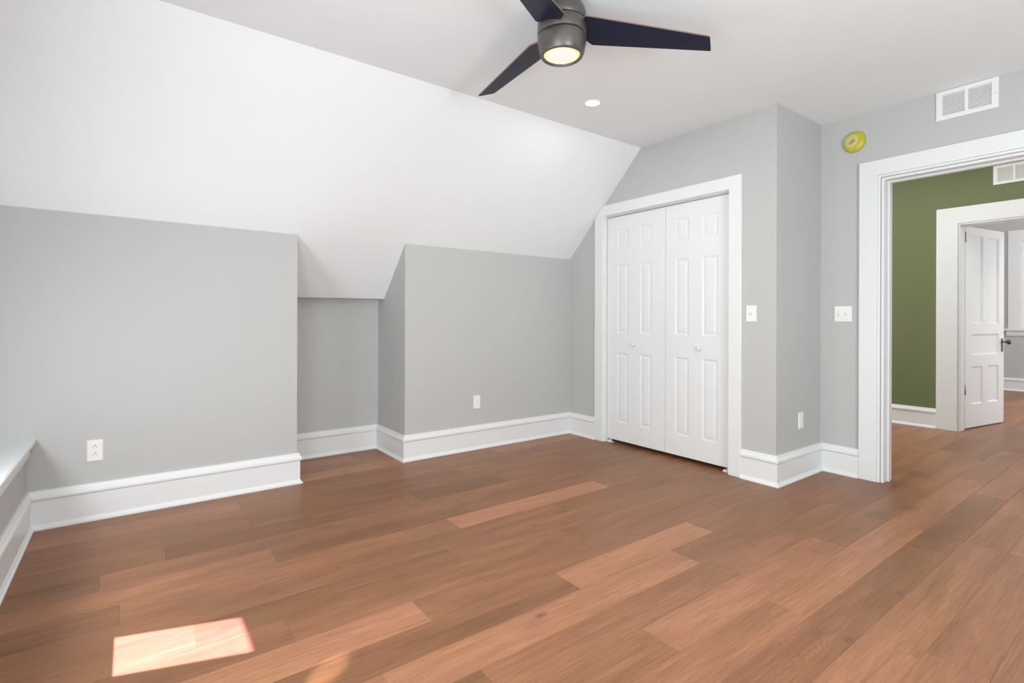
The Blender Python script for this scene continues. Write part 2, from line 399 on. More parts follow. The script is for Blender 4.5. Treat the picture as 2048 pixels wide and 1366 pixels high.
for k in range(-24, 21):
    y0 = 1.182+PW*k; y1 = y0+PW
    if k in rows:
        lst = list(rows[k])
        if lst[0][0] > -.9:
            lst.insert(0, (lst[0][0]-1.2, random.uniform(.35, .65), random.random()*.5))
            lst.insert(0, (lst[0][0]-1.3, random.uniform(.35, .65), random.random()*.5))
    else:
        lst = [(-1.6-random.random(), random.uniform(.35, .6), .3)]
    while lst[-1][0] < 11:
        lst.append((lst[-1][0]+random.uniform(.8, 1.6), min(.9, max(.15, random.gauss(.52, .12))), random.choice((.1, .2, .3, .7))))
    for a, b_ in zip(lst, lst[1:]):
        x0 = max(a[0], -1.0); x1 = min(b_[0], 11.0)
        if x1-x0 < .02: continue
        plank(x0, x1, y0, y1, a[1], a[2])
box(bm, -1.0, 11.2, YB-.3, 4.4, -0.10, -0.0012)
fl = struct('floor', bm, FLOOR)

# ------------------------------------------------------------------ ceiling
bm = bmesh.new()
box(bm, -1.0, XDB, YB-.3, YBR, ZC, ZC+.12)
struct('ceiling', bm, CEIL)
# sloped part, softly warped like the old roof line
bm = bmesh.new()
def ceil_z(x, y):
    t = min(1, max(0, (x-XE1)/(XN-XE1))); t = t*t*(3-2*t)
    zl = ZC-(y-YBR)*((ZC-ZK1)/(YK1-YBR)) if y <= YK1 else ZK1+(y-YK1)*(1.244-ZK1)/(YNE-YK1)
    zr = ZC-(y-YBR)*((ZC-ZK2)/(YK2-YBR)) if y <= YK2 else ZK2+(y-YK2)*(ZNE-ZK2)/(YNE-YK2)
    if x < XE1: zl += 0.008*(XE1-x)/1.4*(min(1, (y-YBR)/(YK1-YBR)))
    return zl*(1-t)+zr*t
xs = [-1.0, -.5, 0, .45, XE1] + [XE1+(XN-XE1)*i/8 for i in range(1, 9)] + [2.2, 2.8, XC, XDB]
ys = [YBR, 3.0, 3.2, 3.4, YK1, YK2, 3.75, 3.9, YNE]
gr = [[bm.verts.new((x, y, ceil_z(x, y))) for y in ys] for x in xs]
tp = [[bm.verts.new((x, y, ceil_z(x, y)+.13)) for y in ys] for x in xs]
for i in range(len(xs)-1):
    for j in range(len(ys)-1):
        f = bm.faces.new((gr[i][j], gr[i][j+1], gr[i+1][j+1], gr[i+1][j])); f.smooth = True
        bm.faces.new((tp[i][j], tp[i][j+1], tp[i+1][j+1], tp[i+1][j]))
def side(*vs): bm.faces.new([bm.verts.new(v.co) for v in vs])
for j in range(len(ys)-1):
    for i in (0, len(xs)-1): side(gr[i][j], gr[i][j+1], tp[i][j+1], tp[i][j])
for i in range(len(xs)-1):
    for j in (0, len(ys)-1): side(gr[i][j], gr[i+1][j], tp[i+1][j], tp[i][j])
struct('ceiling_slope', bm, CEIL, recalc=False)
bm = bmesh.new()       # small level soffit at the foot of the slope
box(bm, XE1, XN, YNE+.001, YN+.15, ZNE-.0005, ZNE+.12)
struct('ceiling_soffit', bm, GREY)

# ------------------------------------------------------------------ walls of the room
bm = bmesh.new(); box(bm, -1.0, XE1, YK1, 4.35, 0, ZK1-.004); bmesh.ops.bisect_plane(bm, geom=bm.verts[:]+bm.edges[:]+bm.faces[:], plane_co=(0, YK1, 0), plane_no=(0, 1, 0))
for v in bm.verts:
    if v.co.z > 1 and abs(v.co.y-YK1) < .01: v.co.z = ZK1+(.0105 if v.co.x < 0 else -.0)
struct('wall_knee_left', bm, GREY)
bm = bmesh.new(); box(bm, XE1-.01, XN+.01, YN, 4.35, 0, ZNE+.05); struct('wall_niche', bm, GREY)
bm = bmesh.new(); box(bm, XN, XC+.10, YK2, 4.35, 0, ZK2); struct('wall_knee_right', bm, GREY)
DO0, DO1, DOZ = 1.987, 3.190, 2.005      # closet opening
bm = bmesh.new()
prism(bm, [(YC, 0), (DO0, 0), (DO0, ZC), (YC, ZC)], XC, XC+.10)
prism(bm, [(DO0, DOZ), (DO1, DOZ), (DO1, slope_z(DO1)), (YBR, ZC), (DO0, ZC)], XC, XC+.10)
prism(bm, [(DO1, 0), (YK2, 0), (YK2, ZK2), (DO1, slope_z(DO1))], XC, XC+.10)
struct('wall_closet', bm, GREY)
bm = bmesh.new(); box(bm, XC+.10, XD, YC, YC+.10, 0, ZC); struct('wall_closet_return', bm, GREY)
# closet interior
bm = bmesh.new(); box(bm, XC+.75, XDB, YC+.1, 4.35, 0, 2.6); struct('wall_closet_back', bm, DARK)
# door wall
HY1, HZ = 1.290, 2.036     # opening left edge and head of the doorway
HY0 = 0.40
bm = bmesh.new()
box(bm, XD, XDB, HY1, YC+.1, 0, ZC)
box(bm, XD, XDB, HY0, HY1, HZ, ZC)
box(bm, XD, XDB, YB-.2, HY0, 0, ZC)
struct('wall_right', bm, GREY)
# left wall: low part under the deep sill, reveal, and the full wall nearer the camera
WY0, WY1, WZ0, WZ1 = 2.166, 2.461, 0.50, 1.516    # slender window in the reveal
WX = -0.70
RX = -0.62    # plane of the reveal wall
REC = 2.05    # reveal begins here
bm = bmesh.new()
box(bm, -0.80, XL, REC, YK1, 0, 0.444)
box(bm, -0.80, RX, REC, WY0-.0, 0.444, 2.6)
box(bm, -0.80, RX, WY1, YK1, 0.444, 2.6)
box(bm, -0.80, RX, WY0, WY1, 0.444, WZ0)
box(bm, -0.80, RX, WY0, WY1, WZ1, 2.6)
# wall with the added, unseen window
LW0, LW1, LZ0, LZ1 = -0.4, 1.80, 0.6, 2.0
box(bm, -0.80, XL, LW1, REC, 0, ZC)
box(bm, -0.80, XL, YB-.2, LW0, 0, ZC)
box(bm, -0.80, XL, LW0, LW1, 0, LZ0)
box(bm, -0.80, XL, LW0, LW1, LZ1, ZC)
struct('wall_left', bm, GREY)
bm = bmesh.new()
BW0, BW1, BZ0, BZ1 = -.30, 1.55, 0.6, 2.1
box(bm, -0.8, BW0, YB-.2, YB, 0, ZC); box(bm, BW1, XDB, YB-.2, YB, 0, ZC)
box(bm, BW0, BW1, YB-.2, YB, 0, BZ0); box(bm, BW0, BW1, YB-.2, YB, BZ1, ZC)
struct('wall_back', bm, GREY)

def window(name, plane, c0, c1, z0, z1, pos, nx, nz):
    """frame with muntins and glass; plane 'X' or 'Y' at pos"""
    bm = bmesh.new()
    def bb(a0, a1, d0, d1, q0, q1):
        if plane == 'X': box(bm, pos+d0, pos+d1, a0, a1, q0, q1)
        else: box(bm, a0, a1, pos+d0, pos+d1, q0, q1)
    t = .03 if (c1-c0) > .5 else .0
    if t:
        bb(c0, c0+t, -.03, .03, z0, z1); bb(c1-t, c1, -.03, .03, z0, z1)
        bb(c0+t, c1-t, -.03, .03, z0, z0+t); bb(c0+t, c1-t, -.03, .03, z1-t, z1)
        for i in range(1, nx): bb(c0+(c1-c0)*i/nx-.02, c0+(c1-c0)*i/nx+.02, -.02, .02, z0+t, z1-t)
        for i in range(1, nz): bb(c0+t, c1-t, -.022, .022, z0+(z1-z0)*i/nz-.015, z0+(z1-z0)*i/nz+.015)
    else:
        e = .03
        bb(c0-e, c0, -.03, .02, z0-e, z1+e); bb(c1, c1+e, -.03, .02, z0-e, z1+e)
        bb(c0, c1, -.03, .02, z0-e, z0); bb(c0, c1, -.03, .02, z1, z1+e)
    o = struct(name, bm, TRIM)
    g = bmesh.new()
    def gb(a0, a1, q0, q1):
        if plane == 'X': box(g, pos-.002, pos+.002, a0, a1, q0, q1)
        else: box(g, a0, a1, pos-.002, pos+.002, q0, q1)
    gb(c0, c1, z0, z1)
    link_mesh('glass_pane', g, GLASS, parent=o)
    return o
window('window_1', 'X', WY0, WY1, WZ0, WZ1, -0.705, 1, 1)
window('added_window_left', 'X', LW0, LW1, LZ0, LZ1, -0.60, 2, 2)  # unseen window, added to bring light in from the left
window('added_window_back', 'Y', BW0, BW1, BZ0, BZ1, YB-.10, 3, 2)  # another unseen window, added for light from behind the camera

bm = bmesh.new(); box(bm, -2.3, -0.80, -.8, 2.27, 2.06, 2.14)     # unseen slab added to keep direct sun out of the side window
struct('sun_block_slab', bm, CEIL)

# deep window stool (sill) and apron on the left
bm = bmesh.new()
prism(bm, [(-0.64, 0.444), (-0.392, 0.444), (-0.385, 0.449), (-0.385, 0.465), (-0.392, 0.470), (-0.64, 0.470)], REC-.02, YK1, 'Y')
so_ = struct('window_sill', bm, TRIM)
bm = bmesh.new()
prism(bm, [(XL, 0.385), (XL+.014, 0.385), (XL+.014, 0.425), (XL+.022, 0.432), (XL+.024, 0.444), (XL, 0.444)], REC-.02, YK1-.012, 'Y')
struct('trim_sill_apron', bm, TRIM)

# ------------------------------------------------------------------ baseboards
PROF = [(0, .198), (.010, .198), (.014, .194), (.0155, .186), (.018, .180), (.0235, .174), (.0255, .166), (.0255, .156), (.021, .150), (.0165, .147),
        (.0165, .028), (.019, .024), (.024, .014), (.031, .008), (.031, 0), (0, 0)]
def baseboards(path, names, prof=PROF, ends=(None, None)):
    """path of (x,y); the room lies to the right of the walking direction"""
    n = len(path); segs = []
    P = [Vector((p[0], p[1])) for p in path]
    dirs = [(P[i+1]-P[i]).normalized() for i in range(n-1)]
    nor = [Vector((d.y, -d.x)) for d in dirs]
    def off(i, d):
        if i == 0: return P[0]+nor[0]*d
        if i == n-1: return P[-1]+nor[-1]*d
        a, b = nor[i-1], nor[i]
        m = (a+b)/(1+a.dot(b)); return P[i]+m*d
    out = []
    for s in range(n-1):
        if names[s] is None: continue
        bm = bmesh.new()
        A = [bm.verts.new((*off(s, d), z)) for d, z in prof]
        B = [bm.verts.new((*off(s+1, d), z)) for d, z in prof]
        m = len(prof)
        for k in range(m-1): bm.faces.new((A[k], A[k+1], B[k+1], B[k]))
        bm.faces.new((A[-1], A[0], B[0], B[-1]))
        bm.faces.new(A); bm.faces.new(B[::-1])
        out.append(struct(names[s], bm, TRIM))
    return out
CT = .020     # casing thickness
CY0, CY1 = 1.900, 3.284    # closet casing outer edges
baseboards([(XL, YB), (XL, YK1), (XE1, YK1), (XE1, YN), (XN, YN), (XN, YK2), (XC, YK2), (XC, CY1)],
           ['baseboard_left', 'baseboard_knee_left', 'baseboard_niche_left', 'baseboard_niche', 'baseboard_niche_right', 'baseboard_knee_right', 'baseboard_closet_left'])
baseboards([(XC, CY0), (XC, YC), (XD, YC), (XD, 1.416)], ['baseboard_closet', 'baseboard_closet_return', 'baseboard_right'])
baseboards([(XD, 0.28), (XD, YB), (XL, YB)], ['baseboard_right_near', 'baseboard_back'])

# ------------------------------------------------------------------ closet casing, jamb and doors
slp = lambda y: slope_z(y)-.004
bm = bmesh.new()
yt = YBR+(ZC-.004-2.090)/.997       # where the slope cuts the top of the casing
prism(bm, [(CY1, 0), (CY1, slp(CY1)), (yt, 2.090), (CY0, 2.090), (CY0, 0), (DO0+.004, 0), (DO0+.004, DOZ-.006), (DO1-.004, DOZ-.006), (DO1-.004, 0)], XC-CT, XC)
struct('trim_closet_casing', bm, TRIM, bevel=.003)
bm = bmesh.new()
box(bm, XC-.002, XC+.10, DO0-.0, DO0+.012, 0, DOZ); box(bm, XC-.002, XC+.10, DO1-.012, DO1, 0, DOZ)
box(bm, XC-.002, XC+.10, DO0+.012, DO1-.012, DOZ-.012, DOZ)
struct('trim_closet_jamb', bm, TRIM)
bm = bmesh.new()
box(bm, XC+.027, XC+.060, DO0+.0122, DO1-.0122, 1.9875, DOZ-.0122)
struct('trim_closet_track', bm, METALW)

def panelled_leaf(W, H, T, panels, style='raised'):
    """leaf in local coords: x 0..W, z 0..H, front face at y=0 facing -Y, back at y=T"""
    bm = bmesh.new()
    us = sorted({0, W, *[p[0] for p in panels], *[p[1] for p in panels]})
    vs = sorted({0, H, *[p[2] for p in panels], *[p[3] for p in panels]})
    cache = {}
    def V(x, y, z):
        k = (round(x, 5), round(y, 5), round(z, 5))
        if k not in cache: cache[k] = bm.verts.new((x, y, z))
        return cache[k]
    for side, sg in ((0.0, 1), (T, -1)):
        for a, b in zip(us, us[1:]):
            for c, d in zip(vs, vs[1:]):
                if any(p[0] <= a and b <= p[1] and p[2] <= c and d <= p[3] for p in panels): continue
                bm.faces.new((V(a, side, c), V(b, side, c), V(b, side, d), V(a, side, d)))
        for (x0, x1, z0, z1) in panels:
            xs_ = [x for x in us if x0 <= x <= x1]; zs_ = [z for z in vs if z0 <= z <= z1]
            if style == 'raised': rings = [(0, 0), (.007, .0025), (.013, .0045), (.018, .0045), (.036, .0012), (.038, .0010)]
            else: rings = [(0, 0), (.004, .004), (.012, .007), (.014, .012)]
            prev = None
            for i, (ins, dep) in enumerate(rings):
                y = side+sg*dep
                if i == 0:
                    loop = [V(x, y, z0) for x in xs_]+[V(x1, y, z) for z in zs_[1:]]+[V(x, y, z1) for x in xs_[::-1][1:]]+[V(x0, y, z) for z in zs_[::-1][1:-1]]
                    corner = [V(x0, y, z0), V(x1, y, z0), V(x1, y, z1), V(x0, y, z1)]
                    ring0 = loop
                    prev = corner
                    continue
                cur = [V(x0+ins, y, z0+ins), V(x1-ins, y, z0+ins), V(x1-ins, y, z1-ins), V(x0+ins, y, z1-ins)]
                for k in range(4):
                    a_, b_ = prev[k], prev[(k+1) % 4]
                    if i == 1:
                        ia, ib = ring0.index(a_), ring0.index(b_)
                        if ib == 0: ib = len(ring0)
                        seq = [ring0[q % len(ring0)] for q in range(ia, ib+1)]
                        bm.faces.new(seq+[cur[(k+1) % 4], cur[k]])
                    else:
                        bm.faces.new((a_, b_, cur[(k+1) % 4], cur[k]))
                prev = cur
            bm.faces.new(prev)
    for a, b in zip(us, us[1:]):
        bm.faces.new((V(a, 0, 0), V(b, 0, 0), V(b, T, 0), V(a, T, 0))); bm.faces.new((V(a, 0, H), V(b, 0, H), V(b, T, H), V(a, T, H)))
    for c, d in zip(vs, vs[1:]):
        bm.faces.new((V(0, 0, c), V(0, 0, d), V(0, T, d), V(0, T, c))); bm.faces.new((V(W, 0, c), V(W, 0, d), V(W, T, d), V(W, T, c)))
    return bm

# leaf local x runs towards -Y in the world, its front faces -X
def closet_door(name, yl, yr, cols, knob_y):
    Z0, Z1 = .032, 1.982
    W = yl-yr
    pan = []
    for (a, b) in cols:
        for (c, d) in ((.19, .795), (.965, 1.558), (1.695, 1.868)):
            pan.append((yl-a, yl-b, c-Z0, d-Z0))
    bm = panelled_leaf(W, Z1-Z0, .032, pan)
    o = struct(name, bm, TRIM)
    o.matrix_world = Matrix.Translation((XC+.030, yl, Z0)) @ Matrix.Rotation(-PI/2, 4, 'Z')
    kb = bmesh.new()
    lathe(kb, [(0, -.030), (.009, -.0295), (.0145, -.027), (.0165, -.022), (.0150, -.016), (.0085, -.011), (.0075, -.004), (.011, 0), (0, 0)], 32, 'Z')
    for v in kb.verts: v.co = Vector((v.co.x, v.co.z, v.co.y))
    k = link_mesh('door_knob', kb, TRIM, smooth=True)
    k.parent = o; k.location = (yl-knob_y, 0, .872-Z0)
    return o
YM = 2.556
closet_door('door_1', 3.172, YM+.0015, [(3.058, 2.934), (2.808, 2.690)], 2.874)
closet_door('door_2', YM-.0015, 2.004, [(2.466, 2.342), (2.230, 2.100)], 2.248)
# little pivot bracket on the floor at the right jamb and at the left
for nm, y in (('pivot_bracket', 2.018), ('pivot_bracket', 3.155)):
    bm = bmesh.new(); box(bm, -.02, .02, -.03, .03, 0, .003); box(bm, -.016, .016, .0, .025, .003, .014); lathe(bm, [(0, .031), (.005, .031), (.005, .003), (0, .003)], 16)
    t = link_mesh(nm, bm, METALW); t.location = (XC+.045, y + (.012 if y < 2.5 else -.012), 0)
    t['label'] = 'small white pivot bracket on the floor under the ' + ('right' if y < 2.5 else 'left') + ' end of the closet doors'
    t['category'] = 'bracket'

# ------------------------------------------------------------------ doorway casing (right)
def casing(name, X, outer0, outer1, inner0, inner1, top_o, top_i, sgn=-1, th=.022):
    """flat board with a bead along the inner edge; X = wall face, sgn = side it stands on"""
    bm = bmesh.new()
    bd = .020
    lo, hi = (X-th, X) if sgn < 0 else (X, X+th)
    prism(bm, [(outer1, 0), (outer1, top_o), (outer0, top_o), (outer0, 0), (inner0-bd, 0), (inner0-bd, top_i+bd), (inner1+bd, top_i+bd), (inner1+bd, 0)], lo, hi)
    l2, h2 = (X-th*.72, X) if sgn < 0 else (X, X+th*.72)
    prism(bm, [(inner1+bd, 0), (inner1+bd, top_i+bd), (inner0-bd, top_i+bd), (inner0-bd, 0), (inner0-.004, 0), (inner0-.004, top_i+.004), (inner1+.004, top_i+.004), (inner1+.004, 0)], l2, h2)
    return struct(name, bm, TRIM, bevel=.003)
casing('trim_doorway_casing', XD, HY0-.126, 1.416, HY0, HY1, 2.158, HZ)
bm = bmesh.new()
JT = .016
prism(bm, [(HY1+.0, 0), (HY1+.0, HZ), (HY0, HZ), (HY0, 0), (HY0+JT, 0), (HY0+JT, HZ-JT), (HY1-JT, HZ-JT), (HY1-JT, 0)], XD-.006, XDB+.006)
# stop
prism(bm, [(HY1-JT, 0), (HY1-JT, HZ-JT), (HY0+JT, HZ-JT), (HY0+JT, 0), (HY0+JT+.012, 0), (HY0+JT+.012, HZ-JT-.012), (HY1-JT-.012, HZ-JT-.012), (HY1-JT-.012, 0)], XD+.055, XD+.095)
struct('trim_doorway_jamb', bm, TRIM, bevel=.003)
casing('trim_doorway_casing_hall', XDB, HY0-.126, 1.416, HY0, HY1, 2.158, HZ, sgn=1)

# ------------------------------------------------------------------ hall and far room
GY1, GZ = 1.432, 2.020     # opening in green wall
GY0 = 0.60
bm = bmesh.new()
box(bm, XG, XGB, GY1, 4.35, 0, ZH); box(bm, XG, XGB, GY0, GY1, GZ, ZH); box(bm, XG, XGB, YB-.2, GY0, 0, ZH)
# other green faces of the hall
struct('wall_hall', bm, GREEN)
bm = bmesh.new()
box(bm, XDB, XDB+.012, HY1+.0, 4.35, 0, ZH); box(bm, XDB, XDB+.012, HY0, HY1, HZ, ZH); box(bm, XDB, XDB+.012, YB-.2, HY0, 0, ZH)
struct('wall_hall_near', bm, GREEN)
bm = bmesh.new(); box(bm, XDB, XG, 4.2, 4.35, 0, ZH); struct('wall_hall_end', bm, GREEN)
bm = bmesh.new(); box(bm, XDB, XG, YB-.2, YB-.05, 0, ZH); struct('wall_hall_front', bm, GREY)
bm = bmesh.new(); box(bm, XDB-.1, XF+.2, YB-.3, 4.4, ZH, ZH+.1); struct('ceiling_hall', bm, CEIL)
bm = bmesh.new(); box(bm, XDB-.02, XDB, YB-.3, 4.4, ZC, ZH); struct('wall_upper_right', bm, CEIL)
casing('trim_far_casing', XG, GY0-.17, 1.603, GY0, GY1-.016, 2.188, GZ-.012, th=.024)
bm = bmesh.new()
prism(bm, [(GY1, 0), (GY1, GZ), (GY0, GZ), (GY0, 0), (GY0+JT, 0), (GY0+JT, GZ-JT), (GY1-JT, GZ-JT), (GY1-JT, 0)], XG-.004, XGB+.006)
struct('trim_far_jamb', bm, TRIM, bevel=.003)
baseboards([(XG, 4.2), (XG, 1.603)], ['baseboard_hall'])
# far room
FW0, FW1, FZ0, FZ1 = 0.66, 1.672, 0.955, 2.30       # far window opening
bm = bmesh.new()
box(bm, XF, XF+.2, FW1, 4.2, 0, ZH); box(bm, XF, XF+.2, YB-.2, FW0, 0, ZH)
box(bm, XF, XF+.2, FW0, FW1, 0, FZ0); box(bm, XF, XF+.2, FW0, FW1, FZ1, ZH)
struct('wall_far_room', bm, GREY)
bm = bmesh.new(); box(bm, XGB, XF, 4.0, 4.2, 0, ZH); struct('wall_far_room_left', bm, GREY)
bm = bmesh.new(); box(bm, XGB, XF, YB-.2, YB, 0, ZH); struct('wall_far_room_right', bm, GREY)
bm = bmesh.new(); box(bm, XGB, XGB+.01, GY1, 4.2, 0, ZH); box(bm, XGB, XGB+.01, YB, GY0, 0, ZH); box(bm, XGB, XGB+.01, GY0, GY1, GZ, ZH); struct('wall_far_room_near', bm, GREY)
baseboards([(XF, 4.0), (XF, YB)], ['baseboard_far_room'])
window('window_4', 'X', FW0, FW1, FZ0, FZ1, XF+.06, 2, 2)
bm = bmesh.new()
prism(bm, [(FW1+.150, FZ0), (FW1+.150, 2.465), (FW0-.15, 2.465), (FW0-.15, FZ0), (FW0, FZ0), (FW0, FZ1), (FW1, FZ1), (FW1, FZ0)], XF-.022, XF)
struct('trim_far_window_casing', bm, TRIM, bevel=.003)
bm = bmesh.new()
box(bm, XF-.055, XF+.05, FW0-.19, FW1+.19, FZ0-.03, FZ0); prism(bm, [(XF-.040, FZ0-.03), (XF-.030, FZ0-.055), (XF-.018, FZ0-.11), (XF, FZ0-.11), (XF, FZ0-.03)], FW0-.17, FW1+.17, 'Y')
struct('trim_far_window_sill', bm, TRIM, bevel=.003)

# open door leaf in the far doorway
A = Vector((6.652, 1.418, .012)); B = Vector((7.440, 1.270, .012)); W = .797
P = [(.130, .352, 1.052, 1.938), (.458, .686, 1.052, 1.938), (.130, .690, .735, .946), (.130, .352, .240, .620), (.458, .686, .240, .620)]
bm = panelled_leaf(W, 2.008, .038, [(a, b, c-.012, d-.012) for a, b, c, d in P], 'flat')
leaf = struct('door_3', bm, TRIM)
dv = (B-A).normalized(); ang = math.atan2(dv.y, dv.x)
leaf.matrix_world = Matrix.Translation(A) @ Matrix.Rotation(ang, 4, 'Z')
def front(o, loc): o.parent = leaf; o.location = loc; return o
bm = bmesh.new(); box(bm, -.020, .020, -.003, 0, -.070, .070)
front(link_mesh('escutcheon', bm, BRASS, bevel=.0015), (W-.040, 0, .812))
bm = bmesh.new()
lathe(bm, [(0, -.072), (.014, -.071), (.023, -.065), (.027, -.055), (.025, -.045), (.016, -.037), (.008, -.033), (.007, -.006), (.013, -.003), (.014, 0), (0, 0)], 40)
for v in bm.verts: v.co = Vector((v.co.x, v.co.z, v.co.y))
front(link_mesh('door_knob', bm, BRASS, smooth=True), (W-.040, -.003, .848))
for z in (.385, 1.90):
    bm = bmesh.new()
    lathe(bm, [(0, .05), (.007, .05), (.007, -.05), (0, -.05)], 16); box(bm, -.002, .022, .002, .006, -.046, .046)
    front(link_mesh('hinge', bm, STEEL), (-.010, -.004, z))

# ------------------------------------------------------------------ ceiling fan
fan = thing('ceiling_fan', 'low-profile bronze ceiling fan with three dark blades and a lit lens', 'ceiling fan', (1.5315, 1.6992, ZC))
def fz(z): return z-ZC
bm = bmesh.new()
lathe(bm, [(0, fz(ZC)), (.062, fz(ZC)), (.066, fz(2.492)), (.088, fz(2.476)), (.101, fz(2.452)), (.1066, fz(2.428)), (.1072, fz(2.398)), (.1055, fz(2.3965)), (0, fz(2.3965))], 96)
link_mesh('canopy', bm, BRONZE, parent=fan)
bm = bmesh.new()
lathe(bm, [(0, fz(2.3965)), (.1015, fz(2.3965)), (.1015, fz(2.392)), (0, fz(2.393))], 96)
link_mesh('upper_seam', bm, SEAM, parent=fan)
bm = bmesh.new()
lathe(bm, [(0, fz(2.392)), (.1066, fz(2.392)), (.1076, fz(2.3905)), (.1080, fz(2.360)), (.1078, fz(2.341)), (.1066, fz(2.339)), (0, fz(2.339))], 96)
link_mesh('motor_housing', bm, BRONZE, parent=fan)
bm = bmesh.new()
lathe(bm, [(0, fz(2.339)), (.1010, fz(2.339)), (.1010, fz(2.3325)), (0, fz(2.3345))], 96)
link_mesh('lower_seam', bm, SEAM, parent=fan)
bm = bmesh.new()
lathe(bm, [(0, fz(2.3325)), (.1062, fz(2.3325)), (.1075, fz(2.331)), (.1072, fz(2.315)), (.1045, fz(2.290)), (.0990, fz(2.265)), (.0935, fz(2.252)), (.0890, fz(2.2475)), (.0840, fz(2.2475)), (.0815, fz(2.250)), (.0800, fz(2.262)), (0, fz(2.262))], 96)
link_mesh('light_housing', bm, BRONZE, parent=fan)
bm = bmesh.new()
lathe(bm, [(0, fz(2.2535)), (.045, fz(2.254)), (.066, fz(2.2555)), (.0725, fz(2.2575)), (.0745, fz(2.262)), (0, fz(2.262))], 96)
link_mesh('lens', bm, LENS, parent=fan)
bm = bmesh.new()
lathe(bm, [(.0745, fz(2.262)), (.0740, fz(2.2565)), (.0770, fz(2.2550)), (.0790, fz(2.2575)), (.0790, fz(2.262)), (.0745, fz(2.262))], 96)
link_mesh('lens_rim', bm, LENSRIM, parent=fan)
def blade_mesh():
    T1, T2, K, E, N = (.6383, .1422), (.6546, .2308), (.125, .1103), (.1028, -.0618), (.0887, .0645)
    def lerp(a, b, t): return (a[0]+(b[0]-a[0])*t, a[1]+(b[1]-a[1])*t)
    def rnd(a, c, b, r):
        va = Vector(a)-Vector(c); vb = Vector(b)-Vector(c)
        p0 = Vector(c)+va.normalized()*r; p1 = Vector(c)+vb.normalized()*r; out = []
        for i in range(6):
            t = i/5; out.append(tuple(p0*(1-t)**2+Vector(c)*2*t*(1-t)+p1*t*t))
        return out
    o = [*rnd(N, E, T1, .016), *rnd(E, T1, T2, .010), *rnd(T1, T2, K, .008), *rnd(T2, K, N, .010), *rnd(K, N, E, .006)]
    bm = bmesh.new(); th = .0065
    lo = [bm.verts.new((x, y, -th/2)) for x, y in o]; hi = [bm.verts.new((x, y, th/2)) for x, y in o]
    bm.faces.new(lo[::-1]); bm.faces.new(hi)
    n = len(o)
    for i in range(n):
        f = bm.faces.new((lo[i], lo[(i+1) % n], hi[(i+1) % n], hi[i])); f.material_index = 1
    return bm
b0 = link_mesh('blade', blade_mesh(), [BLADE, EDGE], parent=fan)
hb = bmesh.new(); box(hb, .075, .150, -.030, .045, -.004, .012)
h0 = link_mesh('blade_holder', hb, BRONZE, parent=b0, bevel=.002); h0.location = (0, 0, .0072)
ps = -.2354
for k in range(3):
    if k: b = b0.copy(); col.objects.link(b); h = h0.copy(); col.objects.link(h); h.parent = b
    else: b = b0
    b.parent = fan
    az = -.8622+k*2*PI/3
    b.matrix_local = Matrix.Translation((0, 0, 2.3709-ZC)) @ Matrix.Rotation(az, 4, 'Z') @ Matrix.Rotation(ps, 4, 'X')
fl_ = bpy.data.lights.new('fan_light', 'AREA'); fl_.shape = 'DISK'; fl_.size = .13; fl_.energy = 6.5; fl_.color = (1.0, .82, .62)
flo = bpy.data.objects.new('fan_light', fl_); col.objects.link(flo); flo.location = (1.5315, 1.6992, 2.245)

# ------------------------------------------------------------------ recessed lights
def downlight(x, y, label, z=ZC, rad=.047, power=3.4):
    t = thing('recessed_light', label, 'ceiling light', (x, y, z), group='recessed ceiling lights')
    bm = bmesh.new(); lathe(bm, [(rad, -.0005), (rad+.002, -.004), (rad+.012, -.003), (rad+.014, 0), (rad, 0)], 48)
    link_mesh('trim_ring', bm, METALW, parent=t)
    bm = bmesh.new(); lathe(bm, [(0, -.0030), (rad-.003, -.0030), (rad+.001, -.001), (0, -.001)], 48)
    link_mesh('lens', bm, LED, parent=t)
    l = bpy.data.lights.new('downlight', 'AREA'); l.shape = 'DISK'; l.size = rad*2; l.energy = power; l.color = (1, .97, .93)
    lo = bpy.data.objects.new('downlight', l); col.objects.link(lo); lo.location = (x, y, z-.006)
    return t
downlight(2.427, 2.392, 'small round recessed ceiling light, lit, between the fan and the closet')

downlight(0.35, 0.55, 'small round recessed light added out of view, nearest the side windows')  # this and the next are unseen extras added for brightness
downlight(2.427, 0.20, 'small round recessed light added out of view, near the doorway side of the room')
